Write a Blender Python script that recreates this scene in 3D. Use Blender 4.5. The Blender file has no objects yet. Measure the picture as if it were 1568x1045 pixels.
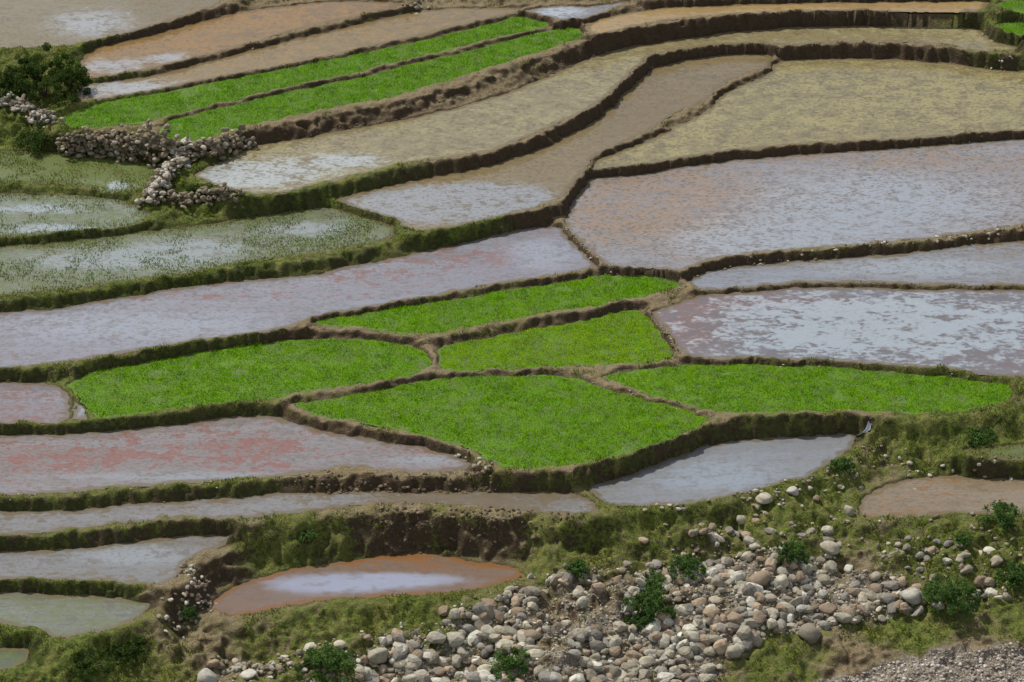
import bpy, bmesh, math, random
import numpy as np
from mathutils import Vector
rng=np.random.default_rng(7); random.seed(7)
scene=bpy.context.scene
# ---------------------------------------------------------------- camera model (casts image pixels onto level planes)
D=150.0; P=math.radians(27); TH=25/150.0
CAM=np.array([0,-D*math.cos(P),D*math.sin(P)])
F=np.array([0,math.cos(P),-math.sin(P)]); U=np.array([0,math.sin(P),math.cos(P)])
def W(u,v,h):
    """image pixel, unprojected through the camera -> plan position on the level h"""
    a=(u-784)/784*TH; b=(522.5-v)/784*TH
    d=F+U*b+np.array([1.0,0,0])*a
    t=(h-CAM[2])/d[2]
    p=CAM+d*t
    return p[0],p[1]
def lin(r,g,b):
    f=lambda c:(c/255/12.92 if c/255<=0.04045 else ((c/255+0.055)/1.055)**2.4)
    return (f(r),f(g),f(b),1)
# ---------------------------------------------------------------- value noise
TAB=rng.random((256,256))
def vn(x,y,s,o=0.0):
    x=x/s+o*17.3+1000; y=y/s+o*9.1+1000
    xi=np.floor(x).astype(int); yi=np.floor(y).astype(int)
    fx=x-xi; fy=y-yi; fx=fx*fx*(3-2*fx); fy=fy*fy*(3-2*fy)
    g=lambda a,b:TAB[a&255,b&255]
    return ((g(xi,yi)*(1-fx)+g(xi+1,yi)*fx)*(1-fy)+(g(xi,yi+1)*(1-fx)+g(xi+1,yi+1)*fx)*fy)*2-1
def ss(a,b,x):
    t=np.clip((x-a)/(b-a),0,1); return t*t*(3-2*t)
# ---------------------------------------------------------------- paddies
LAV=lin(144,147,155); RED=lin(132,98,90); TAN=lin(148,134,96); BRN=lin(124,105,74); ORG=lin(164,130,82)
WHT=lin(180,186,194); GRY=lin(158,163,168); OLV=lin(98,108,54); MUD=lin(112,96,68)
def pad(name,h,pts,**k):
    q=[]
    for u,v in pts:
        if u<=-20:u-=130
        if u>=1590:u+=130
        q.append((u,v))
    d=dict(name=name,h=h,pts=q,A=LAV,B=BRN,C=WHT,b0=0.3,light=[],alt=[],speck=.5,plants=0,bed=False,edge=MUD,sc=1.0,crest=.12,tex=.4); d.update(k); return d  # C: pale colour that stands in for reflected sky
WN='flooded_rice_paddy'; GN='rice_seedbed'
PADS=[
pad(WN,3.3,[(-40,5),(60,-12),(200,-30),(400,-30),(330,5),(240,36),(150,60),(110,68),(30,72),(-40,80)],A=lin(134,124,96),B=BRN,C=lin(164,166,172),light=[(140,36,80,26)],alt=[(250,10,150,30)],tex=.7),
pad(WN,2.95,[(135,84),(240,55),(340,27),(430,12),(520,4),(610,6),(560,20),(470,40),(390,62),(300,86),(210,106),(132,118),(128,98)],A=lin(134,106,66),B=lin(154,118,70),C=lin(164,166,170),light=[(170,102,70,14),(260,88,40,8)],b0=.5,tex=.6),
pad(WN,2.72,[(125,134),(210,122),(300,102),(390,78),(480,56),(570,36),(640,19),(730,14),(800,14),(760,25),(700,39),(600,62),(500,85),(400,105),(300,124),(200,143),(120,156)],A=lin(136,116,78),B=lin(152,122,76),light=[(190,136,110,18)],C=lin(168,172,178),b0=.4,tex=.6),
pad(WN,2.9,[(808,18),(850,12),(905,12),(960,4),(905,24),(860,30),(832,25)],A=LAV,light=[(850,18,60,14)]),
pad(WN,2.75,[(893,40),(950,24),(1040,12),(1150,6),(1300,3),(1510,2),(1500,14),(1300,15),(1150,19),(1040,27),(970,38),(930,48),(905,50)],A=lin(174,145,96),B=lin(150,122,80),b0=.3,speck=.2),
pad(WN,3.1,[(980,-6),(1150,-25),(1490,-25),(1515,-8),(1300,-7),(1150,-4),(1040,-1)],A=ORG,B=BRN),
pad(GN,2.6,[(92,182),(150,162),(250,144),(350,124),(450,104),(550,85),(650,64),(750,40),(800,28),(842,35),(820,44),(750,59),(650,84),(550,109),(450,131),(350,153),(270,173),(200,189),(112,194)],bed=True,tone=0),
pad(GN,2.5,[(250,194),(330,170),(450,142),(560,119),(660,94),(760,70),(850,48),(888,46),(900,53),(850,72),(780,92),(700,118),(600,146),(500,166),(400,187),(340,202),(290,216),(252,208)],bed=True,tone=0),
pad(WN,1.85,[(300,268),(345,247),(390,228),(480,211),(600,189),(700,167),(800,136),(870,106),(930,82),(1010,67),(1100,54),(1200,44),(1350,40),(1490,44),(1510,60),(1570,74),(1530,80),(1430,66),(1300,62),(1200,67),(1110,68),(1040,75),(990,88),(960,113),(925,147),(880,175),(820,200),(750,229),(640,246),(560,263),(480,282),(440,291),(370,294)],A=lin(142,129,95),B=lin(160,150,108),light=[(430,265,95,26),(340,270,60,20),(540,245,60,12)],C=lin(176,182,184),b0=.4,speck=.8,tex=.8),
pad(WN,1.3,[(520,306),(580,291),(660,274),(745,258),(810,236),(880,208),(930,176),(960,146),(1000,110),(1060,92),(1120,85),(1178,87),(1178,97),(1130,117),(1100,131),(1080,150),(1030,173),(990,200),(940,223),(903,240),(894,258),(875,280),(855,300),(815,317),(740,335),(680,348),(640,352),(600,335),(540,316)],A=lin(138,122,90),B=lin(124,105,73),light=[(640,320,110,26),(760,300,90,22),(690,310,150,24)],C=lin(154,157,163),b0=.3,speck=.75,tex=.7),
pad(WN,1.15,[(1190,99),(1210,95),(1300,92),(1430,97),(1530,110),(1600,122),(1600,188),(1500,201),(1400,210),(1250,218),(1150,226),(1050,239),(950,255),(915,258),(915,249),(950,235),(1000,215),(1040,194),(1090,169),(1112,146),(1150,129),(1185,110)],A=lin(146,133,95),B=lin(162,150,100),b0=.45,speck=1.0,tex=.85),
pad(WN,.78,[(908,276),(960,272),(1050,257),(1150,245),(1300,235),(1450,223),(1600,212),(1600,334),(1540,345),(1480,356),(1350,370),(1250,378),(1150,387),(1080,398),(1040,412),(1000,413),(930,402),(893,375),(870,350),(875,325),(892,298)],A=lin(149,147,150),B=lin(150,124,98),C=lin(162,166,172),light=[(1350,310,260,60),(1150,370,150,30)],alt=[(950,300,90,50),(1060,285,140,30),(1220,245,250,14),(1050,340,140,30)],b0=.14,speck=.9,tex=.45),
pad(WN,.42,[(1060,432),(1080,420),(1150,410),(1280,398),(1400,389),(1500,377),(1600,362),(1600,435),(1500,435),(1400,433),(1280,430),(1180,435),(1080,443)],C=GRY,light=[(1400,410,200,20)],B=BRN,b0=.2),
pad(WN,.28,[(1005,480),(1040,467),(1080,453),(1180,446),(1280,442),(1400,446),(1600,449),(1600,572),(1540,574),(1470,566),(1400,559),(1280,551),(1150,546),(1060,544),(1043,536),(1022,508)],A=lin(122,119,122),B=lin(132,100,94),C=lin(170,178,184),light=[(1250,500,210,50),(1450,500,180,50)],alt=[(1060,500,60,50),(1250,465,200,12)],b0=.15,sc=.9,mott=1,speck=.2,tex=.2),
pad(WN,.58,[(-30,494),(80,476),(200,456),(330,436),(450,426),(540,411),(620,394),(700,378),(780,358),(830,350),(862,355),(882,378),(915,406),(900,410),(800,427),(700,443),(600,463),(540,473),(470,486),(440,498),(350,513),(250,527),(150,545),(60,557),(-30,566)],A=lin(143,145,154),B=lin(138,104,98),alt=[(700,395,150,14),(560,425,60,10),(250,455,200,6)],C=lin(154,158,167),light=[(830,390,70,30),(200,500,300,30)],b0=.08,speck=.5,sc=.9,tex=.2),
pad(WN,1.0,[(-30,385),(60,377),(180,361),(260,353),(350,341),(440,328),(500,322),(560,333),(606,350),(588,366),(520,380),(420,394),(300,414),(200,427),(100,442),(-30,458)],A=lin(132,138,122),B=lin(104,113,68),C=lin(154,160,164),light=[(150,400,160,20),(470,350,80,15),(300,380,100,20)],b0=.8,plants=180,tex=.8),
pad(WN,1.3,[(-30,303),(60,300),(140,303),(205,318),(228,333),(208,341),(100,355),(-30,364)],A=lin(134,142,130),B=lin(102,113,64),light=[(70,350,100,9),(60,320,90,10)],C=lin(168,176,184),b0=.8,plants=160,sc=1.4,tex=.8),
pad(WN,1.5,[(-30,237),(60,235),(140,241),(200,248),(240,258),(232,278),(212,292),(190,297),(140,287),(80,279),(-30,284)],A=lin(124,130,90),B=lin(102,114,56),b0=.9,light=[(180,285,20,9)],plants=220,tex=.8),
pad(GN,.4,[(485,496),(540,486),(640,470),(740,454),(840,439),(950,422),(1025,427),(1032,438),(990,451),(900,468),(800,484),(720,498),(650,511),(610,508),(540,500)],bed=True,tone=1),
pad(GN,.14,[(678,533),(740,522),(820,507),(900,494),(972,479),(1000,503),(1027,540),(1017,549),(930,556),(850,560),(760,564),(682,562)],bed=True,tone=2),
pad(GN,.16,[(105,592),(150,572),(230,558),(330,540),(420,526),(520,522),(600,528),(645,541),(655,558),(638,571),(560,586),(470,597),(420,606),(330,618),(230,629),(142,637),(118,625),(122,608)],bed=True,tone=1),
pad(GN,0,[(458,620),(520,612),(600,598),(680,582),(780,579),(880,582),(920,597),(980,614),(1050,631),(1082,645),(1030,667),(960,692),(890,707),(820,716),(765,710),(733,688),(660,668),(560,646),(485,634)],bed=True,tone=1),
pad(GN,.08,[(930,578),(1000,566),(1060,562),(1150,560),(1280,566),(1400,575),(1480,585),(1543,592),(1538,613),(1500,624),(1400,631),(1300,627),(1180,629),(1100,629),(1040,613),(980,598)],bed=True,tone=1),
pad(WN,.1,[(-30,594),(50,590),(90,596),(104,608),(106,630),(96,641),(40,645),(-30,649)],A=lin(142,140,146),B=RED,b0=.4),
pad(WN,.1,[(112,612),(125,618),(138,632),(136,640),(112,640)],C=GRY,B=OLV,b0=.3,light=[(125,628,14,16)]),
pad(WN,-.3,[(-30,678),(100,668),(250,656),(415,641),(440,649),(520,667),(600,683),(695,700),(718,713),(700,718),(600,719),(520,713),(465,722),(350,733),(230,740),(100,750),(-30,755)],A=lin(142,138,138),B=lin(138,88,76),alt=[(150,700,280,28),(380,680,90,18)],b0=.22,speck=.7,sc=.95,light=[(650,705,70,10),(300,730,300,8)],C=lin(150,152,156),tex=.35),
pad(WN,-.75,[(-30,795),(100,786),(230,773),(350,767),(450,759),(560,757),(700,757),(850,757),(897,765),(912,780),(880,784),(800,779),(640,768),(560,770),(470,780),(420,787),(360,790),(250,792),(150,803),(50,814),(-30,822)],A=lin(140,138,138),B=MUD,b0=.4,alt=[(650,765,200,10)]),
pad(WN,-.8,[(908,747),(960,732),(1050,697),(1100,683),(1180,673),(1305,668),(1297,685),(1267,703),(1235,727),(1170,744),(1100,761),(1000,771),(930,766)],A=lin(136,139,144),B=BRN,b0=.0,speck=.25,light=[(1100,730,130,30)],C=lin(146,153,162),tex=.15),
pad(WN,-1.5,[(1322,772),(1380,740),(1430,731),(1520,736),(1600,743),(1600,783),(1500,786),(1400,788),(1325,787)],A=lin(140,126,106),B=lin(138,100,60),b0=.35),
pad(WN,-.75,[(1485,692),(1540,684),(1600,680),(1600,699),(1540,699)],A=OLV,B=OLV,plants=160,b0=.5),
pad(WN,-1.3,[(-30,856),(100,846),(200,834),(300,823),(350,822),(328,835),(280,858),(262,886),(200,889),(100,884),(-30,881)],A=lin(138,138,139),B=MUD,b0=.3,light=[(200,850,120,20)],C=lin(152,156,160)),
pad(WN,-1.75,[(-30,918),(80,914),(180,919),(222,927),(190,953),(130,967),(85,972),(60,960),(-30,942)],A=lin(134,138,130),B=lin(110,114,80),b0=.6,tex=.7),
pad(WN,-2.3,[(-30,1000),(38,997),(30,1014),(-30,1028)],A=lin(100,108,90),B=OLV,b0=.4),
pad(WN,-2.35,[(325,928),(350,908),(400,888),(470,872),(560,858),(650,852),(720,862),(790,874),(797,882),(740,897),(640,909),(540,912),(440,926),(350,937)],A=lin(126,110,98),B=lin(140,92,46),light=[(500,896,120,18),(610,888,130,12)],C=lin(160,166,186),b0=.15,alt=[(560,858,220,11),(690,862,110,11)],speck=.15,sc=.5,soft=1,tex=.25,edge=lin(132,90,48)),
pad(GN,2.5,[(1528,38),(1600,36),(1600,56),(1560,54)],bed=True,tone=0),
pad(GN,3.0,[(1535,5),(1600,0),(1600,14),(1540,14)],bed=True,tone=0),
]
def smooth(pts,n=4):
    p=np.array(pts,float); N=len(p); out=[]
    for i in range(N):
        a,b,c,d=p[i-1],p[i],p[(i+1)%N],p[(i+2)%N]
        def tang(m,q,r):
            e1=q-m; e2=r-q; l1=np.hypot(*e1)+1e-6; l2=np.hypot(*e2)+1e-6
            t_=(e1/l1+e2/l2)*.5; k_=np.dot(e1,e2)/(l1*l2)
            return t_*np.clip(.3+k_,0.0,1)
        L=np.hypot(*(c-b)); t1=tang(a,b,c)*L; t2=tang(b,c,d)*L
        for k in range(n):
            s=k/n; s2=s*s; s3=s2*s
            out.append((2*s3-3*s2+1)*b+(s3-2*s2+s)*t1+(-2*s3+3*s2)*c+(s3-s2)*t2)
    return np.array(out)
# ---------------------------------------------------------------- grid
def axis(a,b,st,far):
    core=np.arange(a,b,st); lo=[a]; hi=[core[-1]]; s=st
    while hi[-1]<far: s*=1.22; hi.append(hi[-1]+s); lo.append(lo[-1]-s)
    return np.array(lo[:0:-1]+list(core)+hi[1:]),len(lo)-1,len(core)
SX,SY=.085,.08
xs,ox,nx=axis(-37,37,SX,700); ys,oy,ny=axis(-29,44,SY,700)
X,Y=np.meshgrid(xs,ys); SH=X.shape
XW=X+.10*vn(X,Y,.9,1)+.10*vn(X,Y,.3,2); YW=Y+.10*vn(X,Y,1.1,3)+.10*vn(X,Y,.3,4)
BIG=99.
d1=np.full(SH,BIG); d2=np.full(SH,BIG); i1=np.full(SH,-1); i2=np.full(SH,-1)
H=np.array([p['h'] for p in PADS]); CR=np.array([p['crest'] for p in PADS])
samp=[]
for k,p in enumerate(PADS):
    sp=smooth(p['pts']); w=np.array([W(u,v,p['h']) for u,v in sp]); p['w']=w
    for q in w[::3]: samp.append((q[0],q[1],p['h']+.05))
    c=w.mean(0); samp.append((c[0],c[1],p['h']))
    m=3.2
    a0=np.searchsorted(xs,w[:,0].min()-m); a1=np.searchsorted(xs,w[:,0].max()+m)
    b0=np.searchsorted(ys,w[:,1].min()-m); b1=np.searchsorted(ys,w[:,1].max()+m)
    x=XW[b0:b1,a0:a1]; y=YW[b0:b1,a0:a1]
    dm=np.full(x.shape,1e9); ins=np.zeros(x.shape,bool)
    N=len(w)
    for j in range(N):
        ax,ay=w[j]; bx,by=w[(j+1)%N]; ex,ey=bx-ax,by-ay; l2=ex*ex+ey*ey+1e-9
        t=np.clip(((x-ax)*ex+(y-ay)*ey)/l2,0,1)
        np.minimum(dm,(x-ax-t*ex)**2+(y-ay-t*ey)**2,out=dm)
        if ay!=by:
            c=((ay>y)!=(by>y))&(x<ex*(y-ay)/ey+ax); ins^=c
    dd=np.sqrt(dm); dd[ins]*=-1
    p['win']=(b0,b1,a0,a1)
    D1=d1[b0:b1,a0:a1];D2=d2[b0:b1,a0:a1];I1=i1[b0:b1,a0:a1];I2=i2[b0:b1,a0:a1]
    nb=dd<D1
    D2n=np.where(nb,D1,np.where(dd<D2,dd,D2)); I2n=np.where(nb,I1,np.where(dd<D2,k,I2))
    D1n=np.where(nb,dd,D1); I1n=np.where(nb,k,I1)
    d1[b0:b1,a0:a1]=D1n;d2[b0:b1,a0:a1]=D2n;i1[b0:b1,a0:a1]=I1n;i2[b0:b1,a0:a1]=I2n
# let the paddies take the slack of over-wide bunds, keep a minimum bund width
off=np.where(d2<BIG-1,np.clip((d1+d2)/2-.13,-.1,.17),.06)
d1=d1-off; d2=np.where(d2<BIG-1,d2-off,d2)
ctrl=[(900,850,-2.1),(1100,800,-1.7),(1250,760,-1.4),(1400,830,-1.9),(1568,830,-1.9),(800,950,-2.8),(1000,950,-2.9),(1300,930,-2.8),(1568,900,-2.6),
(700,1040,-3.6),(1000,1040,-3.7),(1300,1040,-3.8),(1568,1040,-3.8),(400,1000,-3.1),(200,1000,-2.7),(300,960,-2.5),(600,960,-2.8),(1400,690,-.95),(1300,740,-1.25),
(1450,710,-1.2),(1580,640,-.1),(60,150,2.7),(60,110,3.0),(20,120,2.9),(150,210,2.35),(30,200,2.2),(100,240,1.65),(800,840,-2.1),(600,835,-1.9),(450,835,-1.7),(340,860,-1.8),(600,800,-.85),(750,800,-.9),(450,800,-.85),
(560,730,-.3),(1150,650,-.1),(1250,650,-.15),(700,730,-.2),(1000,790,-1.2),(900,810,-1.3),(1200,1080,-4),(600,1080,-4),(200,1060,-3.2),(0,1060,-3.0),(1568,960,-3.2),(1300,980,-3.3),(1100,880,-2.4),(1000,870,-2.3),(1450,780,-1.55),(300,250,1.75),(320,280,1.7)]
for u,v,h in ctrl:
    x,y=W(u,v,h); samp.append((x,y,h))
samp=np.array(samp)
tr=lambda y:.105*np.clip(y,-45,260)
cs=6
cx=np.unique(np.append(np.arange(0,len(xs),cs),len(xs)-1)); cy=np.unique(np.append(np.arange(0,len(ys),cs),len(ys)-1))
CX,CY=np.meshgrid(xs[cx],ys[cy])
def idw(px,py,pv,pw=2.0,eps=.15):
    num=np.zeros(CX.shape);den=np.zeros(CX.shape)
    for a,b,c in zip(px,py,pv):
        w=1/((CX-a)**2+(CY-b)**2+eps)**pw; num+=w*c;den+=w
    g=num/den
    t=np.array([np.interp(xs,xs[cx],r) for r in g])
    fi=np.interp(np.arange(len(ys)),cy,np.arange(len(cy))); lo=np.floor(fi).astype(int); lo=np.minimum(lo,len(cy)-2); f=(fi-lo)[:,None]
    return t[lo]*(1-f)+t[lo+1]*f
base=idw(samp[:,0],samp[:,1],samp[:,2]-tr(samp[:,1]))+tr(Y)
def Wb(u,v):
    h=0
    for _ in range(5):
        x,y=W(u,v,h); h=base[min(np.searchsorted(ys,y),len(ys)-1),min(np.searchsorted(xs,x),len(xs)-1)]
    return x,y
gc=[(700,150,0),(1200,60,0),(1100,180,0),(500,190,.05),(900,300,.1),(1200,235,.15),(1450,215,.15),(1300,380,.4),(700,355,.7),(300,420,.8),(100,380,.85),(200,200,.5),(50,100,.7),(60,210,.8),(700,490,.45),(800,570,.4),(665,545,.2),(1030,500,.2),(1300,558,.5),(1300,645,.5),(900,725,.5),(300,635,.65),(300,530,.6),(580,665,.25),(480,505,.25),(600,735,.25),(300,752,.6),(600,800,.25),(750,810,.35),(750,840,.6),(450,830,.65),(550,830,.65),(650,830,.55),(850,835,.6),(650,930,.75),(300,860,.35),(285,890,.3),(150,900,.7),(320,960,.4),(100,1010,.8),(1000,790,.7),(1250,720,.7),(1450,680,.9),(1500,715,.5),(1350,720,.5),
(1100,900,.35),(1300,900,.4),(1000,1000,.25),(850,930,.35),(1400,970,.75),(1200,1020,.65),(1500,1035,0),(1350,1045,0),(1450,850,.65),(1200,800,.65),(1050,830,.55),(600,1000,.5),(400,970,.55),(500,960,.65),(1000,10,.1),(1550,30,.6),(1300,5,.05),(100,780,.6),(200,810,.5),(500,320,.7),(380,300,.7),(300,300,.7),(890,380,.2),(1000,600,.3),(1550,620,.65),(1250,440,.35),(400,470,.7),(150,290,.9),(1568,950,.65),(350,75,.15),(500,125,.35)]
gp=[(*Wb(u,v),g) for u,v,g in gc]
grassy=np.clip(idw(*np.array(gp).T,pw=1.6,eps=.3),0,1)
far=ss(0,8,np.maximum(np.abs(X)-37,0)+np.maximum(np.abs(Y-7)-37,0)); grassy=grassy*(1-far)+.7*far
# ---- heights
h1=H[i1]; h2=H[i2]
open_=(i2<0)|(d2>BIG-1)
up=np.where(h1>=h2,d1,d2); lo_=np.where(h1>=h2,d2,d1); hu=np.maximum(h1,h2); hl=np.minimum(h1,h2); cu=np.where(h1>=h2,CR[i1],CR[i2])
up=np.maximum(up,0); lo_=np.maximum(lo_,0); s=up+lo_+1e-6; t=up/s
crn=.75+.5*vn(X,Y,1.3,6)+.5*vn(X,Y,.35,7)
tt=np.where(s>.6,(up-.05)/(s-.05),t)
z2=hl+(hu+cu*crn-hl)*(1-ss(.5,.95,tt+.2*vn(X,Y,.35,8)))
z2-=np.where(up<.12,(cu)*(1-ss(0,.12,up)),0)
rough=.10*vn(X,Y,1.6,9)+.09*vn(X,Y,.5,10)+.06*vn(X,Y,.22,11)
dd1=np.maximum(d1,0)
lip=ss(0,.12,dd1)*.12*crn
fo=ss(.32,1.3,dd1+.3*vn(X,Y,.6,12))
z3=(h1+lip)*(1-fo)+(base+rough*2.0)*fo
z3=np.where(i1<0,base+rough*1.6,z3)
k=ss(1.2,2.6,s); k=np.where(open_,1,k)
Z=z2*(1-k)+z3*k
Z+=rough*.6*ss(0,.2,dd1)*(.5+.5*np.clip(hu-hl,0,1))
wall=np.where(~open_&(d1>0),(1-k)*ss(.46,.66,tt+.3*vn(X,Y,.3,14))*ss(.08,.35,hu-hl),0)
Z=np.where(d1<0,h1-.02-.14*ss(0,.35,-d1),Z)
Z=np.where((X<-60)|(X>60)|(Y>80)|(Y<-60),Z+vn(X,Y,40,3)*3*far,Z)
def zat(x,y):
    fx=np.clip((x-xs[ox])/SX,0,nx-2); fy=np.clip((y-ys[oy])/SY,0,ny-2)
    a=np.floor(fx).astype(int);b=np.floor(fy).astype(int);u=fx-a;v=fy-b;a=a+ox;b=b+oy
    return (Z[b,a]*(1-u)+Z[b,a+1]*u)*(1-v)+(Z[b+1,a]*(1-u)+Z[b+1,a+1]*u)*v
def gat(A,x,y):
    a=np.clip(((x-xs[ox])/SX).astype(int),0,nx-1)+ox; b=np.clip(((y-ys[oy])/SY).astype(int),0,ny-1)+oy
    return A[b,a]
def Wt(u,v):
    h=0
    for _ in range(12):
        x,y=W(u,v,h); h=.5*h+.5*float(zat(np.array([x]),np.array([y]))[0])
    return x,y,h
# ---------------------------------------------------------------- mesh helper
def link(o,par=None):
    scene.collection.objects.link(o)
    if par: o.parent=par
    return o
def mesh_np(name,V,Fc,mat,attrs={},smoothf=True,cols={},par=None):
    me=bpy.data.meshes.new(name); n=len(V); m,kk=Fc.shape
    me.vertices.add(n); me.vertices.foreach_set('co',np.asarray(V,np.float32).ravel())
    me.loops.add(m*kk); me.loops.foreach_set('vertex_index',Fc.astype(np.int32).ravel())
    me.polygons.add(m); me.polygons.foreach_set('loop_start',np.arange(0,m*kk,kk,dtype=np.int32))
    me.polygons.foreach_set('use_smooth',np.full(m,smoothf))
    me.update(calc_edges=True)
    for a,v in attrs.items():
        at=me.attributes.new(a,'FLOAT','POINT'); at.data.foreach_set('value',np.asarray(v,np.float32).ravel())
    for a,v in cols.items():
        at=me.attributes.new(a,'FLOAT_COLOR','POINT'); at.data.foreach_set('color',np.asarray(v,np.float32).ravel())
    me.materials.append(mat); o=bpy.data.objects.new(name,me); return link(o,par)
# ---------------------------------------------------------------- node helper
class NT:
    def __init__(s,name):
        s.m=bpy.data.materials.new(name); s.m.use_nodes=True; s.t=s.m.node_tree; s.t.nodes.clear()
        s.out=s.t.nodes.new('ShaderNodeOutputMaterial')
    def n(s,ty,**k):
        x=s.t.nodes.new(ty)
        for a,b in k.items(): setattr(x,a,b)
        return x
    def put(s,sock,v):
        if isinstance(v,bpy.types.NodeSocket): s.t.links.new(v,sock)
        elif v is not None: sock.default_value=v
    def attr(s,a): return s.n('ShaderNodeAttribute',attribute_name=a).outputs['Fac']
    def pos(s): return s.n('ShaderNodeNewGeometry').outputs['Position']
    def mapv(s,v,sc,rot=0,loc=(0,0,0)):
        m=s.n('ShaderNodeMapping'); s.put(m.inputs[0],v); m.inputs['Scale'].default_value=sc; m.inputs['Rotation'].default_value=(0,0,rot); m.inputs['Location'].default_value=loc; return m.outputs[0]
    def noise(s,v,sc,det=4,ro=.55,dist=0):
        m=s.n('ShaderNodeTexNoise'); s.put(m.inputs['Vector'],v); m.inputs['Scale'].default_value=sc; m.inputs['Detail'].default_value=det; m.inputs['Roughness'].default_value=ro; m.inputs['Distortion'].default_value=dist; return m.outputs['Fac']
    def rng(s,v,a,b,c=0,d=1):
        m=s.n('ShaderNodeMapRange',interpolation_type='SMOOTHSTEP'); s.put(m.inputs[0],v)
        s.put(m.inputs[1],a);s.put(m.inputs[2],b);s.put(m.inputs[3],c);s.put(m.inputs[4],d); return m.outputs[0]
    def math(s,op,a,b=None,clamp=False):
        m=s.n('ShaderNodeMath',operation=op,use_clamp=clamp); s.put(m.inputs[0],a)
        if b is not None: s.put(m.inputs[1],b)
        return m.outputs[0]
    def mix(s,f,a,b,mode='MIX'):
        m=s.n('ShaderNodeMix',data_type='RGBA',blend_type=mode); s.put(m.inputs[0],f); s.put(m.inputs[6],a); s.put(m.inputs[7],b); return m.outputs[2]
    def bump(s,h,st,dist=.1):
        m=s.n('ShaderNodeBump'); s.put(m.inputs['Height'],h); m.inputs['Strength'].default_value=st; m.inputs['Distance'].default_value=dist; return m.outputs[0]
    def pbsdf(s,col,rough,normal=None,ior=1.45,spec=.5):
        b=s.n('ShaderNodeBsdfPrincipled'); s.put(b.inputs['Base Color'],col); s.put(b.inputs['Roughness'],rough)
        b.inputs['IOR'].default_value=ior; s.put(b.inputs['Specular IOR Level'],spec)
        if normal: s.put(b.inputs['Normal'],normal)
        s.t.links.new(b.outputs[0],s.out.inputs[0]); return b
# ---- terrain material
def terrain_mat():
    s=NT('terrace_earth'); p=s.pos()
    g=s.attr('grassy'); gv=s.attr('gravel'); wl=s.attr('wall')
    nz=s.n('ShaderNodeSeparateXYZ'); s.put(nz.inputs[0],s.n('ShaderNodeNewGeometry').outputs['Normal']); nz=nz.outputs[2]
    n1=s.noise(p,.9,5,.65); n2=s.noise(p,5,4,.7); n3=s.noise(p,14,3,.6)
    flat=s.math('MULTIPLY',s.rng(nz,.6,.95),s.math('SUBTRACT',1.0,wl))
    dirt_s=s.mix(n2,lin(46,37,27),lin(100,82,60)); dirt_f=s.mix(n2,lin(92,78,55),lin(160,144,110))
    dirt=s.mix(flat,dirt_s,dirt_f)  # steep faces and walls: dark brown earth with their shade painted in
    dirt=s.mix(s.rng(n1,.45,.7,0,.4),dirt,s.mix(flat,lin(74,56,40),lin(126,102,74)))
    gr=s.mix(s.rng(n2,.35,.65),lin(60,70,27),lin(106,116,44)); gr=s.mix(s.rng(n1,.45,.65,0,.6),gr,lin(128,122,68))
    gr=s.mix(s.math('MULTIPLY',wl,.6),gr,lin(36,38,20))  # grass on bund walls darkened, shaded underside painted into the colour
    mixn=s.math('ADD',s.math('MULTIPLY',n1,.5),s.math('MULTIPLY',n2,.5))
    gm=s.rng(s.math('SUBTRACT',s.math('ADD',mixn,s.math('MULTIPLY',s.math('SUBTRACT',g,.5),.6)),.5),-.06,.07)
    col=s.mix(gm,dirt,gr)
    vo=s.n('ShaderNodeTexVoronoi'); s.put(vo.inputs['Vector'],p); vo.inputs['Scale'].default_value=11
    bw=s.n('ShaderNodeRGBToBW'); s.put(bw.inputs[0],vo.outputs['Color'])
    gcol=s.mix(bw.outputs[0],lin(118,106,90),lin(182,170,152)); gcol=s.mix(s.rng(vo.outputs['Distance'],.3,.6,0,.5),gcol,lin(92,80,64))
    gm2=s.rng(s.math('ADD',gv,s.math('MULTIPLY',s.math('SUBTRACT',n1,.5),1.6)),.27,.5)
    col=s.mix(gm2,col,gcol)
    col=s.mix(s.rng(n3,.35,.6,.4,0),col,(.02,.015,.01,1))
    wet_shade=s.attr('wet_shade'); col=s.mix(s.math('MULTIPLY',wet_shade,.6),col,lin(48,40,28))  # dark waterline band: wet soil plus painted shade under the bund
    hh=s.math('ADD',s.math('MULTIPLY',n2,.7),s.math('MULTIPLY',n3,.4))
    s.pbsdf(col,.9,s.bump(hh,1.0,.14),spec=.2); return s.m
def inpoly(x,y,w):
    r=np.zeros(x.shape,bool)
    for j in range(len(w)):
        ax,ay=w[j-1];bx,by=w[j]
        if ay!=by: r^=((ay>y)!=(by>y))&(x<(bx-ax)*(y-ay)/(by-ay)+ax)
    return r
ROCK=[(290,1060),(320,1015),(440,1000),(560,965),(640,945),(720,920),(800,885),(900,865),(960,835),(1050,805),(1130,790),(1250,800),(1300,815),(1450,830),(1600,830),(1600,915),(1450,930),(1300,950),(1180,975),(1130,1000),(1080,1060),(1080,1075),(290,1075)]
CORE=[(540,1060),(560,990),(740,930),(830,890),(960,870),(1020,850),(1150,830),(1260,850),(1380,880),(1420,920),(1300,950),(1180,970),(1120,1000),(1060,1060)]
GRAV=[(1200,1075),(1260,1040),(1380,1010),(1470,1000),(1600,980),(1700,1075)]
rockw=np.array([Wb(*q) for q in ROCK]); corew=np.array([Wb(*q) for q in CORE]); gravw=np.array([Wb(*q) for q in GRAV])
gravel=np.clip(inpoly(XW,YW,corew)*.28+inpoly(XW,YW,gravw)*1.0+inpoly(XW,YW,rockw)*.12,0,1)
nyT,nxT=SH
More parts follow.
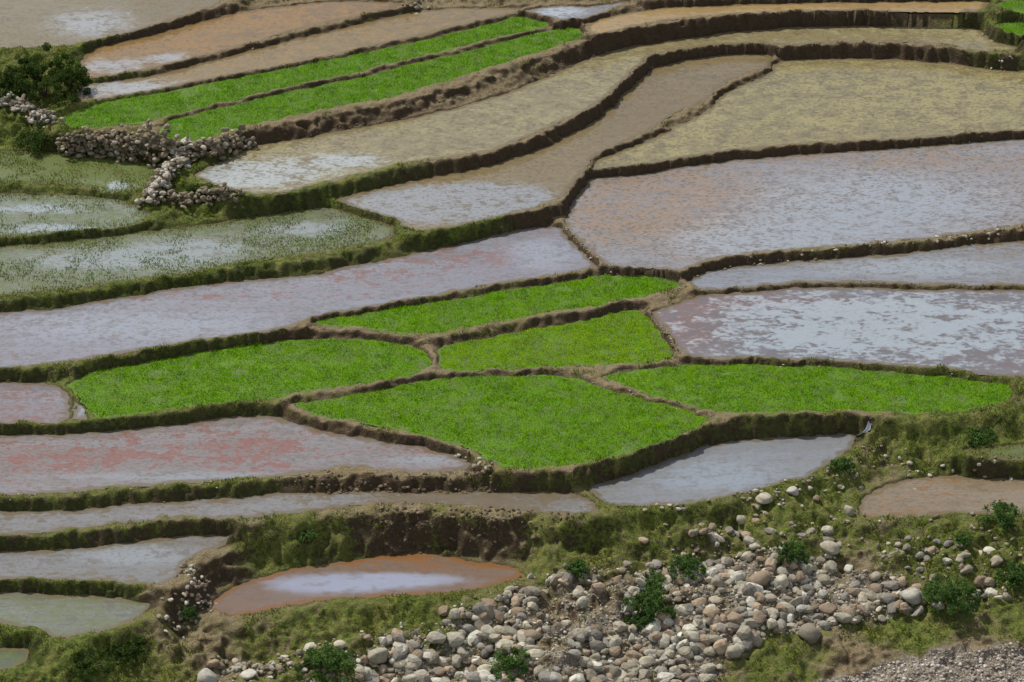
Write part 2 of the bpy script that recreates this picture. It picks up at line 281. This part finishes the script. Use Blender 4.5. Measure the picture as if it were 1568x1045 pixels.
for _ in range(2):
    for ax in (0,1):
        c=np.cumsum(np.pad(gravel,[(8,8) if a==ax else (0,0) for a in (0,1)],mode='edge'),axis=ax)
        gravel=(np.take(c,range(16,c.shape[ax]),ax)-np.take(c,range(0,c.shape[ax]-16),ax))/16
gravel=gravel[:nyT,:nxT]
idx=np.arange(nyT*nxT).reshape(SH)
Q=np.stack([idx[:-1,:-1],idx[:-1,1:],idx[1:,1:],idx[1:,:-1]],-1).reshape(-1,4)
wet_shade=np.where(i1>=0,1-ss(0,.22,np.abs(d1)),0)*(Z-h1<.08)
mesh_np('terraced_ground',np.stack([X,Y,Z],-1).reshape(-1,3),Q,terrain_mat(),dict(grassy=grassy,gravel=gravel,wet_shade=wet_shade,wall=wall))
# ---- paddy water
def water_mat(p,kidx):
    s=NT('paddy_water'); po=s.pos(); sc=p['sc']; tx=p['tex']
    r=math.radians(-8+ (kidx*37%11)-5)
    st=s.mapv(po,(.85*sc,1.2*sc,1),r,(kidx*3.1,kidx*1.7,0))
    nL=s.noise(s.mapv(po,(.09,.16,1),r,(kidx*2,0,0)),1,3); nM=s.noise(st,1.3,4,.58,.5); nF=s.noise(st,4.2,3,.6); nS=s.noise(s.mapv(po,(.75,1.1,1),r+.2),6,3,.5)
    nW=s.noise(s.mapv(po,(.25,2.0,1),r+.12,(kidx,0,0)),1.5,3,.5,.7)
    nMF=s.math('ADD',s.math('MULTIPLY',nM,.6),s.math('MULTIPLY',nF,.4))
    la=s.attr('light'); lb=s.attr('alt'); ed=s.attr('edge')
    v=s.mix(s.rng(nL,.35,.7,0,.2),p['A'],p['B'])
    v=s.mix(s.rng(nW,.38,.62,0,.1+.35*tx),v,s.mix(.5,p['B'],p['edge']))
    fb=s.math('ADD',s.math('ADD',nMF,s.math('MULTIPLY',s.math('SUBTRACT',nL,.5),.3)),s.math('MULTIPLY',lb,.1))
    th=.6-.15*p['b0']
    fbm=s.rng(fb,th-.035,th+.055,0,.75)
    v=s.mix(fbm,v,p['B'])
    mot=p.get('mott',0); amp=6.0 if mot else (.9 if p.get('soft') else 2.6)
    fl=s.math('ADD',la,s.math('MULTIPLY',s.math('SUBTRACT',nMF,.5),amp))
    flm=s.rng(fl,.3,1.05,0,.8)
    v=s.mix(flm,v,p['C'])  # pale patches: bright sky reflection painted into the base colour
    dk=s.rng(nMF,.40,.49,.12+.4*tx,0); v=s.mix(dk,v,s.mix(.45,p['edge'],(.05,.044,.032,1)))
    spk=s.math('MULTIPLY',s.rng(nS,.54,.62),s.rng(nL,.3,.55,.4,1))
    v=s.mix(s.math('MULTIPLY',spk,p['speck']*.65),v,s.mix(.45,p['edge'],(.035,.03,.022,1)))
    edm=s.rng(s.math('ADD',ed,s.math('MULTIPLY',s.math('SUBTRACT',nM,.5),1.8)),.5,.9,0,.75)
    v=s.mix(edm,v,p['edge'])
    v=s.mix(1.0,v,(.78,.785,.775,1),'MULTIPLY')
    rgh=s.math('ADD',.06,s.math('MULTIPLY',s.math('MAXIMUM',s.math('MAXIMUM',fbm,edm),spk),.35))
    s.pbsdf(v,rgh,s.bump(s.math('ADD',nF,s.math('MULTIPLY',spk,1.5)),.1,.03),ior=1.4,spec=.5)
    return s.m
def bed_mat():
    s=NT('seedbed_mud'); po=s.pos()
    n=s.noise(po,1.2,4,.6); n2=s.noise(po,8,3,.6)
    v=s.mix(s.rng(n,.35,.65),lin(86,122,6),lin(88,106,50)); v=s.mix(s.rng(n2,.45,.65,0,.6),v,lin(48,70,12))
    s.pbsdf(v,.6,s.bump(n2,.5,.05),spec=.2); return s.m
BM=bed_mat()
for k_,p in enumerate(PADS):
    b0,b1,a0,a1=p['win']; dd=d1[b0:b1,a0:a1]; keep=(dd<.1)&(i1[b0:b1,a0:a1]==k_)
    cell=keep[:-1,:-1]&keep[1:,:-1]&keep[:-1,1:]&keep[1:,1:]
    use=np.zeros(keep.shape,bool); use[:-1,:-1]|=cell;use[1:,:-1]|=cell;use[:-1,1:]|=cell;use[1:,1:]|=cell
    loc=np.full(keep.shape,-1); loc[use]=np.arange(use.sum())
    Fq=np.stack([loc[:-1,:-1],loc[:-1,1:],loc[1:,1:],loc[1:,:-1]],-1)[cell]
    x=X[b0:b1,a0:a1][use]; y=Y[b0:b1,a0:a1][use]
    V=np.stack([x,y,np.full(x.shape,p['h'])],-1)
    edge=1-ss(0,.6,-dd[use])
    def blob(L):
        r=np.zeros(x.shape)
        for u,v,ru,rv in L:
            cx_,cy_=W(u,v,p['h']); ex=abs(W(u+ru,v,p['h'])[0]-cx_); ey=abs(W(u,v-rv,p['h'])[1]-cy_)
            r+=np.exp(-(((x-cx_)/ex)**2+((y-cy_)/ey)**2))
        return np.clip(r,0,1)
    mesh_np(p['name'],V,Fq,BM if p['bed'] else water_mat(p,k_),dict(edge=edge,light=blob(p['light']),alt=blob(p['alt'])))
# ---- blades
def blade_mat(name,c1,c2,c3,trans=.35):
    s=NT(name); po=s.pos(); n=s.noise(po,.45,3,.6); n2=s.noise(po,2.2,3,.6)
    rv=s.attr('rnd'); v=s.mix(s.rng(n,.38,.62),c1,c2); v=s.mix(s.rng(n2,.46,.64,0,.85),v,c3); v=s.mix(1.0,v,s.mix(rv,(.6,.6,.6,1),(1.35,1.35,1.35,1)),'MULTIPLY')
    d=s.n('ShaderNodeBsdfDiffuse'); t=s.n('ShaderNodeBsdfTranslucent'); s.put(d.inputs[0],v); s.put(t.inputs[0],v)
    m=s.n('ShaderNodeMixShader'); m.inputs[0].default_value=trans; s.t.links.new(d.outputs[0],m.inputs[1]); s.t.links.new(t.outputs[0],m.inputs[2]); s.t.links.new(m.outputs[0],s.out.inputs[0]); return s.m
def blades(name,x,y,z,h,w,mat,lean=.5):
    n=len(x); a=rng.random(n)*6.283; hh=h*(.6+.8*rng.random(n)); ww=w*(.6+.8*rng.random(n))
    dx,dy=np.cos(a)*ww/2,np.sin(a)*ww/2; la=rng.random(n)*6.283; ll=hh*lean*rng.random(n)
    V=np.empty((n,3,3)); V[:,0]=np.stack([x-dx,y-dy,z-.01],-1); V[:,1]=np.stack([x+dx,y+dy,z-.01],-1); V[:,2]=np.stack([x+np.cos(la)*ll,y+np.sin(la)*ll,z+hh],-1)
    r=np.repeat(rng.random(n),3)
    return mesh_np(name,V.reshape(-1,3),np.arange(n*3).reshape(-1,3),mat,dict(rnd=r),False)
SM={0:blade_mat('seedling_leaf',lin(122,170,28),lin(134,178,38),lin(92,138,34),.42),
    1:blade_mat('seedling_leaf_bright',lin(126,176,0),lin(144,186,0),lin(96,142,12),.42),
    2:blade_mat('seedling_leaf_lime',lin(156,188,0),lin(164,194,0),lin(118,158,6),.42)}
SMW=blade_mat('wet_grass',lin(112,128,54),lin(128,140,62),lin(84,100,36))
for k_,p in enumerate(PADS):
    w=p['w']; lo=w.min(0); hi=w.max(0); area=(hi-lo).prod()
    dens=380 if p['bed'] else p['plants']
    if not dens: continue
    n=int(area*dens); x=rng.uniform(lo[0]-.1,hi[0]+.1,n); y=rng.uniform(lo[1]-.1,hi[1]+.1,n)
    dq=gat(d1,x,y); iq=gat(i1,x,y)
    patch=vn(x,y,1.3,20)+.6*vn(x,y,.5,21)
    if p['bed']:
        hole=ss(.7,1.1,patch)
        m=(iq==k_)&(dq<-.03-.15*np.clip(patch,0,1))&(rng.random(n)<np.clip(1.05-.6*np.clip(patch,0,1),.2,1)*(1-.85*hole))
        hgt=.10+.05*patch[m]+.04*vn(x[m],y[m],.4,23)
        blades('rice_seedlings',x[m],y[m],np.full(m.sum(),p['h']),np.clip(hgt,.04,.22),.035,SM[p['tone']],.9)
    else:
        m=(iq==k_)&(dq<.0)&(rng.random(n)<np.clip(.4+.8*patch+1.2*ss(-.6,0,dq),0,1))
        blades('rice_plants',x[m],y[m],np.full(m.sum(),p['h']),.08,.05,SMW,.9)
GM=blade_mat('bank_grass',lin(94,108,36),lin(130,134,56),lin(66,82,28),.4)
n=1300000; x=rng.uniform(-37,37,n); y=rng.uniform(-29,44,n)
g=gat(grassy,x,y); dq=gat(d1,x,y); gr_=gat(gravel,x,y); wq=gat(wall,x,y); pn=vn(x,y,1.5,30)*.5+vn(x,y,.45,31)*.6
m=(dq>.03)&(rng.random(n)<np.clip((g+pn-.45)*1.4,0,.9)*(1-np.clip(gr_*1.2,0,1))*(1-.5*wq))
x=x[m][:330000];y=y[m][:330000]
blades('bank_grass',x,y,zat(x,y),.06+.14*np.clip(vn(x,y,.6,33),0,1),.05,GM,1.0)
# ---- stones
def stone_var(sub,seed,ang):
    r=np.random.default_rng(seed); bm=bmesh.new(); bmesh.ops.create_icosphere(bm,subdivisions=sub,radius=1)
    V=np.array([v.co[:] for v in bm.verts]); Fc=np.array([[v.index for v in f.verts] for f in bm.faces]); bm.free()
    for _ in range(ang):
        d=r.normal(size=3); d/=np.linalg.norm(d); o=r.uniform(.55,.85); e=V@d-o; V-=np.outer(np.maximum(e,0)*.92,d)
    for _ in range(3):
        d=r.normal(size=3)*1.4; V*=(1+.05*np.sin(V@d*2+r.uniform(0,6)))[:,None]
    return V,Fc
VARS=[stone_var(2,s_,6) for s_ in range(10)]; RND=[stone_var(3,s_+50,5) for s_ in range(8)]
def rotm(r):
    q=r.normal(size=4); q/=np.linalg.norm(q); w,x,y,z=q
    return np.array([[1-2*(y*y+z*z),2*(x*y-z*w),2*(x*z+y*w)],[2*(x*y+z*w),1-2*(x*x+z*z),2*(y*z-x*w)],[2*(x*z-y*w),2*(y*z+x*w),1-2*(x*x+y*y)]])
def stone_mat():
    s=NT('river_stone'); po=s.pos(); c=s.n('ShaderNodeAttribute',attribute_name='tint').outputs['Color']
    n=s.noise(po,5,5,.65); n2=s.noise(po,22,3,.6); v=s.mix(s.rng(n,.35,.7,.0,.55),c,lin(104,92,74)); v=s.mix(s.rng(n2,.5,.7,0,.22),v,lin(206,200,184))
    s.pbsdf(v,.85,s.bump(n2,.4,.03),spec=.25); return s.m
STM=stone_mat()
PAL=[lin(178,169,146),lin(158,148,127),lin(190,182,160),lin(142,136,125),lin(170,148,122),lin(126,120,111),lin(200,195,178),lin(150,129,105)]
def stones(name,pts,pal=PAL,var=VARS,smoothf=False,par=None):
    Vs=[];Fs=[];Cs=[];o=0
    for (x,y,z,sz) in pts:
        V,Fc=var[rng.integers(len(var))]; sc=np.array([1,rng.uniform(.55,.95),rng.uniform(.5,.8)])*sz
        a=rotm(rng) if rng.random()<.5 else None
        v=V*sc
        if a is not None: v=v@a.T; v[:,2]*=.8
        th=rng.uniform(0,6.28); c_,s_=math.cos(th),math.sin(th); v=v@np.array([[c_,s_,0],[-s_,c_,0],[0,0,1]])
        v[:,0]+=x;v[:,1]+=y;v[:,2]+=z; Vs.append(v);Fs.append(Fc+o);o+=len(v)
        c=np.array(pal[rng.integers(len(pal))])*rng.uniform(.55,1.15); c[3]=1; Cs.append(np.tile(c,(len(v),1)))
    return mesh_np(name,np.concatenate(Vs),np.concatenate(Fs),STM,{},smoothf,dict(tint=np.concatenate(Cs)),par)
def scatter(poly,n,smin,smax,pw=2.5,thr=None,o=40):
    lo=poly.min(0);hi=poly.max(0)
    x=rng.uniform(lo[0],hi[0],n*4);y=rng.uniform(lo[1],hi[1],n*4); m=inpoly(x,y,poly)&(np.abs(x)<36)
    if thr is not None: m&=(vn(x,y,2.2,o)*.7+vn(x,y,.8,o+1)*.5)>thr+rng.normal(size=len(x))*.15
    x=x[m][:n];y=y[m][:n]; z=zat(x,y); s_=smin+(smax-smin)*rng.random(len(x))**pw
    return [(a,b,c+d*.2,d) for a,b,c,d in zip(x,y,z,s_)]
stones('river_stones',scatter(corew,2300,.06,.48,3.2,-.3)+scatter(corew,2600,.03,.1,1,-.45,44)+scatter(rockw,900,.05,.38,2.6,-.2)+scatter(rockw,1200,.03,.1,1,-.9))
stones('gravel',scatter(gravw,3000,.03,.12,3),[lin(196,184,170),lin(172,158,142),lin(204,198,186),lin(146,132,118)])
BL=[(745,935,38),(1270,835,36),(1163,882,42),(1196,886,28),(1395,908,38),(1240,968,36),(580,1000,40),(812,970,36),(940,1028,42),(630,1037,36),(850,1037,34),(910,1005,30),(1125,945,32),(1525,855,30),(1122,995,28),(1220,920,28),(1170,760,28),(1300,780,24),(1213,750,22),(660,1000,24),(1060,972,28),(560,1030,26),(990,1010,26),(700,1010,26),(790,920,26),(862,888,24),(1100,890,26),(620,985,20),(1340,880,22),(1470,855,22),(1090,805,20),(1135,797,20),(985,825,18),(1393,708,12),(1400,750,12),(1250,762,14),(318,1035,36),(380,1030,30),(520,985,22),(1300,870,20),(1480,870,24),(740,1035,28),(1060,812,18),(1155,835,18)]
for u,v,w_ in BL:
    x,y,z=Wt(u,v+w_*.25); r=w_*.5*.029
    stones('boulder',[(x,y,z+r*.3,r)],[PAL[0],PAL[1],PAL[2],PAL[4],PAL[6]],RND,True)
def along(pts,n,jw,smin,smax,hz):
    out=[]; q=np.array([Wt(u,v) for u,v in pts])
    L=np.r_[0,np.cumsum(np.hypot(*(np.diff(q[:,:2],axis=0).T)))]
    for _ in range(n):
        t_=rng.uniform(0,L[-1]); x=np.interp(t_,L,q[:,0])+rng.normal()*jw; y=np.interp(t_,L,q[:,1])+rng.normal()*jw
        s_=rng.uniform(smin,smax); out.append((x,y,float(zat(np.array([x]),np.array([y]))[0])+rng.uniform(0,hz)+s_*.2,s_))
    return out
LP=[lin(192,184,166),lin(168,156,136),lin(142,127,107),lin(202,194,178)]; DP=[lin(140,124,100),lin(116,100,80),lin(164,150,126)]
stones('dry_stone_wall',along([(0,160),(40,172),(75,190)],170,.22,.1,.24,.55),LP)
stones('dry_stone_wall',along([(95,235),(140,240),(200,242),(262,240)],420,.18,.1,.24,1.35),DP)
stones('dry_stone_wall',along([(285,225),(280,245),(255,275),(228,312)],330,.25,.1,.25,.6),LP)
stones('dry_stone_wall',along([(280,240),(330,232),(378,222)],180,.2,.1,.24,.6),DP)
stones('dry_stone_wall',along([(262,305),(310,308),(365,302)],120,.25,.1,.24,.5),DP)
bp=along([(1050,415),(1150,400),(1300,386),(1450,367),(1568,348)],90,.12,.04,.14,.03)+along([(862,350),(890,380),(925,408)],35,.08,.04,.09,.02)+along([(1000,480),(1030,520),(1045,545)],30,.1,.04,.1,.02)
bp+=along([(700,690),(735,712),(760,718)],16,.15,.05,.16,.02)+along([(930,410),(1050,440)],16,.12,.04,.12,.02)+along([(410,600),(800,570),(920,590),(1090,640)],30,.1,.03,.08,.02)
bp+=along([(270,870),(300,880),(310,905),(260,960)],110,.35,.05,.16,.05)+along([(1130,770),(1230,750),(1310,730)],50,.3,.05,.16,.02)+along([(1180,245),(1400,222),(1568,208)],20,.1,.03,.08,.02)
bp+=along([(340,1020),(440,1020)],70,.35,.07,.2,.02)+along([(0,760),(220,750),(420,740)],30,.2,.03,.09,.02)+along([(1130,560),(1350,565),(1550,585)],25,.1,.04,.1,.02)+along([(1490,50),(1540,110),(1568,130)],50,.3,.06,.16,.05)+along([(620,10),(650,8)],14,.3,.1,.25,.1)+along([(360,78),(400,68)],8,.2,.06,.14,.02)
bp+=along([(1330,700),(1450,720),(1568,720)],50,.6,.04,.14,.02)+along([(980,800),(1200,770),(1568,800)],90,.8,.04,.16,.02)
stones('bund_stones',bp,LP+DP)
clods=along([(450,735),(600,738),(760,735)],150,.35,.04,.14,.0)+along([(560,790),(700,800),(860,800)],150,.4,.04,.14,.0)+along([(400,215),(600,180),(800,130),(900,85),(1000,58)],120,.2,.03,.09,.0)+along([(1200,82),(1350,78),(1540,90)],60,.2,.03,.09,.0)
stones('earth_clods',clods,[lin(104,86,64),lin(84,68,50),lin(124,104,80)])
# ---- shrubs
LM={'d':blade_mat('shrub_leaf_dark',lin(70,88,42),lin(84,102,48),lin(50,66,32),.35),'g':blade_mat('shrub_leaf',lin(84,112,56),lin(100,126,64),lin(64,90,46),.35)}
bk=NT('bark'); bk.pbsdf(bk.mix(bk.noise(bk.pos(),12),lin(70,54,40),lin(110,92,70)),.9); BK=bk.m
def shrub(u,v,r,hgt,kind='g',n=2600):
    x,y,z=Wt(u,v); e=bpy.data.objects.new('shrub',None); e.location=(x,y,z); link(e)
    bm=bmesh.new(); tips=[]
    for i in range(9):
        a=i*.7+rng.uniform(0,.5); ro=rng.uniform(.25,.75)*r; p0=Vector((rng.normal()*.04,rng.normal()*.04,-.05)); p2=Vector((math.cos(a)*ro,math.sin(a)*ro,hgt*rng.uniform(.5,.95))); pm=(p0+p2)/2+Vector((0,0,hgt*.12))
        prev=None
        for P_,rr in ((p0,.035),(pm,.022),(p2,.007)):
            ring=[bm.verts.new(P_+Vector((math.cos(k2*2.094)*rr,math.sin(k2*2.094)*rr,0))) for k2 in range(3)]
            if prev:
                for k2 in range(3): bm.faces.new((prev[k2],prev[(k2+1)%3],ring[(k2+1)%3],ring[k2]))
            prev=ring
        tips.append(p2); tips.append(pm)
    me=bpy.data.meshes.new('stems'); bm.to_mesh(me); bm.free(); me.materials.append(BK); link(bpy.data.objects.new('stems',me),e)
    nc=40; C=[]
    for i in range(nc):
        a=rng.uniform(0,6.28); rr=r*math.sqrt(rng.random())*1.0; hz=hgt*(1-(rr/r)**2*.6)*rng.uniform(.15,1.05); C.append((math.cos(a)*rr,math.sin(a)*rr,hz))
    C+= [tuple(t_) for t_ in tips]; C=np.array(C); cr=rng.uniform(.1,.26,len(C))*min(r,1.4)
    ci=rng.integers(len(C),size=n); dv=rng.normal(size=(n,3)); dv/=np.linalg.norm(dv,axis=1)[:,None]
    c=C[ci]+dv*(cr[ci]*rng.random(n)**.4)[:,None]; c[:,2]=np.maximum(c[:,2],.02)
    t1=rng.normal(size=(n,3)); t1/=np.linalg.norm(t1,axis=1)[:,None]; t2=np.cross(t1,rng.normal(size=(n,3))); t2/=np.linalg.norm(t2,axis=1)[:,None]
    L=rng.uniform(.04,.085,n)[:,None]; V=np.stack([c-t1*L,c+t2*L*.45,c+t1*L,c-t2*L*.45],1)
    mesh_np('foliage',V.reshape(-1,3),np.arange(n*4).reshape(-1,4),LM[kind],dict(rnd=np.repeat(rng.random(n),4)),False,{},e)
for a in [(68,148,2.4,2.6,'d',13000),(22,145,1.4,1.7,'d',4500),(108,140,1.2,1.7,'d',4000),(60,225,1.3,.9,'d',4000),(500,1035,1.3,1.2,'g',5000),(785,1025,1.0,.8),(993,945,1.1,1.5,'g',5000),(885,880,.5,.55),(1050,880,.8,.9),(1000,900,.7,.6),(1213,862,.7,1.0),(1455,930,1.2,1.4,'g',5000),(1535,800,.9,1.0),(1552,895,.8,1.0),(200,1000,1.0,.4,'d',2000),(135,1020,1.1,.4,'d',2000),(310,300,.9,.5,'d'),(1500,672,.9,.4),(1290,715,.6,.25,'g',1500),(160,232,.5,.5,'g',1300),(985,960,.6,.6),(290,945,.4,.4,'g',1200),(470,815,.4,.3,'g',900),(1475,830,.4,.3,'g',1000)]:
    shrub(*a)
# ---- trickle of water spilling from the seedbed corner to the pond
tp=[(1337,640),(1333,648),(1329,656),(1323,663),(1314,668)]; q=[Wt(*a) for a in tp]; V=[];Fc=[]
for i,(x,y,z) in enumerate(q):
    for j in range(5):
        V.append((x+(j-2)*(.025+.014*i)+rng.normal()*.012,y-.04+rng.normal()*.02,z+.05+rng.normal()*.015))
for i in range(len(q)-1):
    for j in range(4): a=i*5+j; Fc.append((a,a+1,a+6,a+5))
tm=NT('running_water'); tm.pbsdf(tm.mix(tm.noise(tm.pos(),14),lin(150,152,150),lin(230,232,234)),.25)
mesh_np('water_trickle',np.array(V),np.array(Fc),tm.m)
# ---------------------------------------------------------------- light
az=math.radians(-45); el=math.radians(54)
sd=Vector((math.sin(az)*math.cos(el),math.cos(az)*math.cos(el),math.sin(el)))
L=bpy.data.lights.new('sun','SUN'); L.energy=4.2; L.angle=math.radians(.5); L.color=(1,.975,.92); lo=bpy.data.objects.new('sun',L); lo.rotation_euler=sd.to_track_quat('Z','Y').to_euler(); link(lo)
w=bpy.data.worlds.new('World'); scene.world=w; w.use_nodes=True; t=w.node_tree; bg=t.nodes['Background']; bg.inputs[1].default_value=.1
sky=t.nodes.new('ShaderNodeTexSky'); sky.sky_type='NISHITA'; sky.sun_disc=False; sky.sun_elevation=el; sky.sun_rotation=az
tc=t.nodes.new('ShaderNodeTexCoord'); mp=t.nodes.new('ShaderNodeMapping'); mp.inputs['Scale'].default_value=(1,1,2.2); nz=t.nodes.new('ShaderNodeTexNoise'); nz.inputs['Scale'].default_value=3.2; nz.inputs['Detail'].default_value=5
rp=t.nodes.new('ShaderNodeMapRange'); rp.inputs[1].default_value=.42; rp.inputs[2].default_value=.62; rp.inputs[4].default_value=.8
mx=t.nodes.new('ShaderNodeMix'); mx.data_type='RGBA'; mx.inputs[7].default_value=(9.4,9.5,9.8,1)
t.links.new(tc.outputs['Generated'],mp.inputs[0]); t.links.new(mp.outputs[0],nz.inputs[0]); t.links.new(nz.outputs['Fac'],rp.inputs[0]); t.links.new(rp.outputs[0],mx.inputs[0]); t.links.new(sky.outputs[0],mx.inputs[6]); t.links.new(mx.outputs[2],bg.inputs[0])
cam=bpy.data.cameras.new('camera'); cam.sensor_width=36; cam.lens=36/(2*TH); cam.clip_end=3000; cam.clip_start=1
co=bpy.data.objects.new('camera',cam); co.location=CAM; co.rotation_euler=(math.pi/2-P,0,0); link(co); scene.camera=co
scene.view_settings.view_transform='Standard'; scene.view_settings.look='None'; scene.view_settings.exposure=0
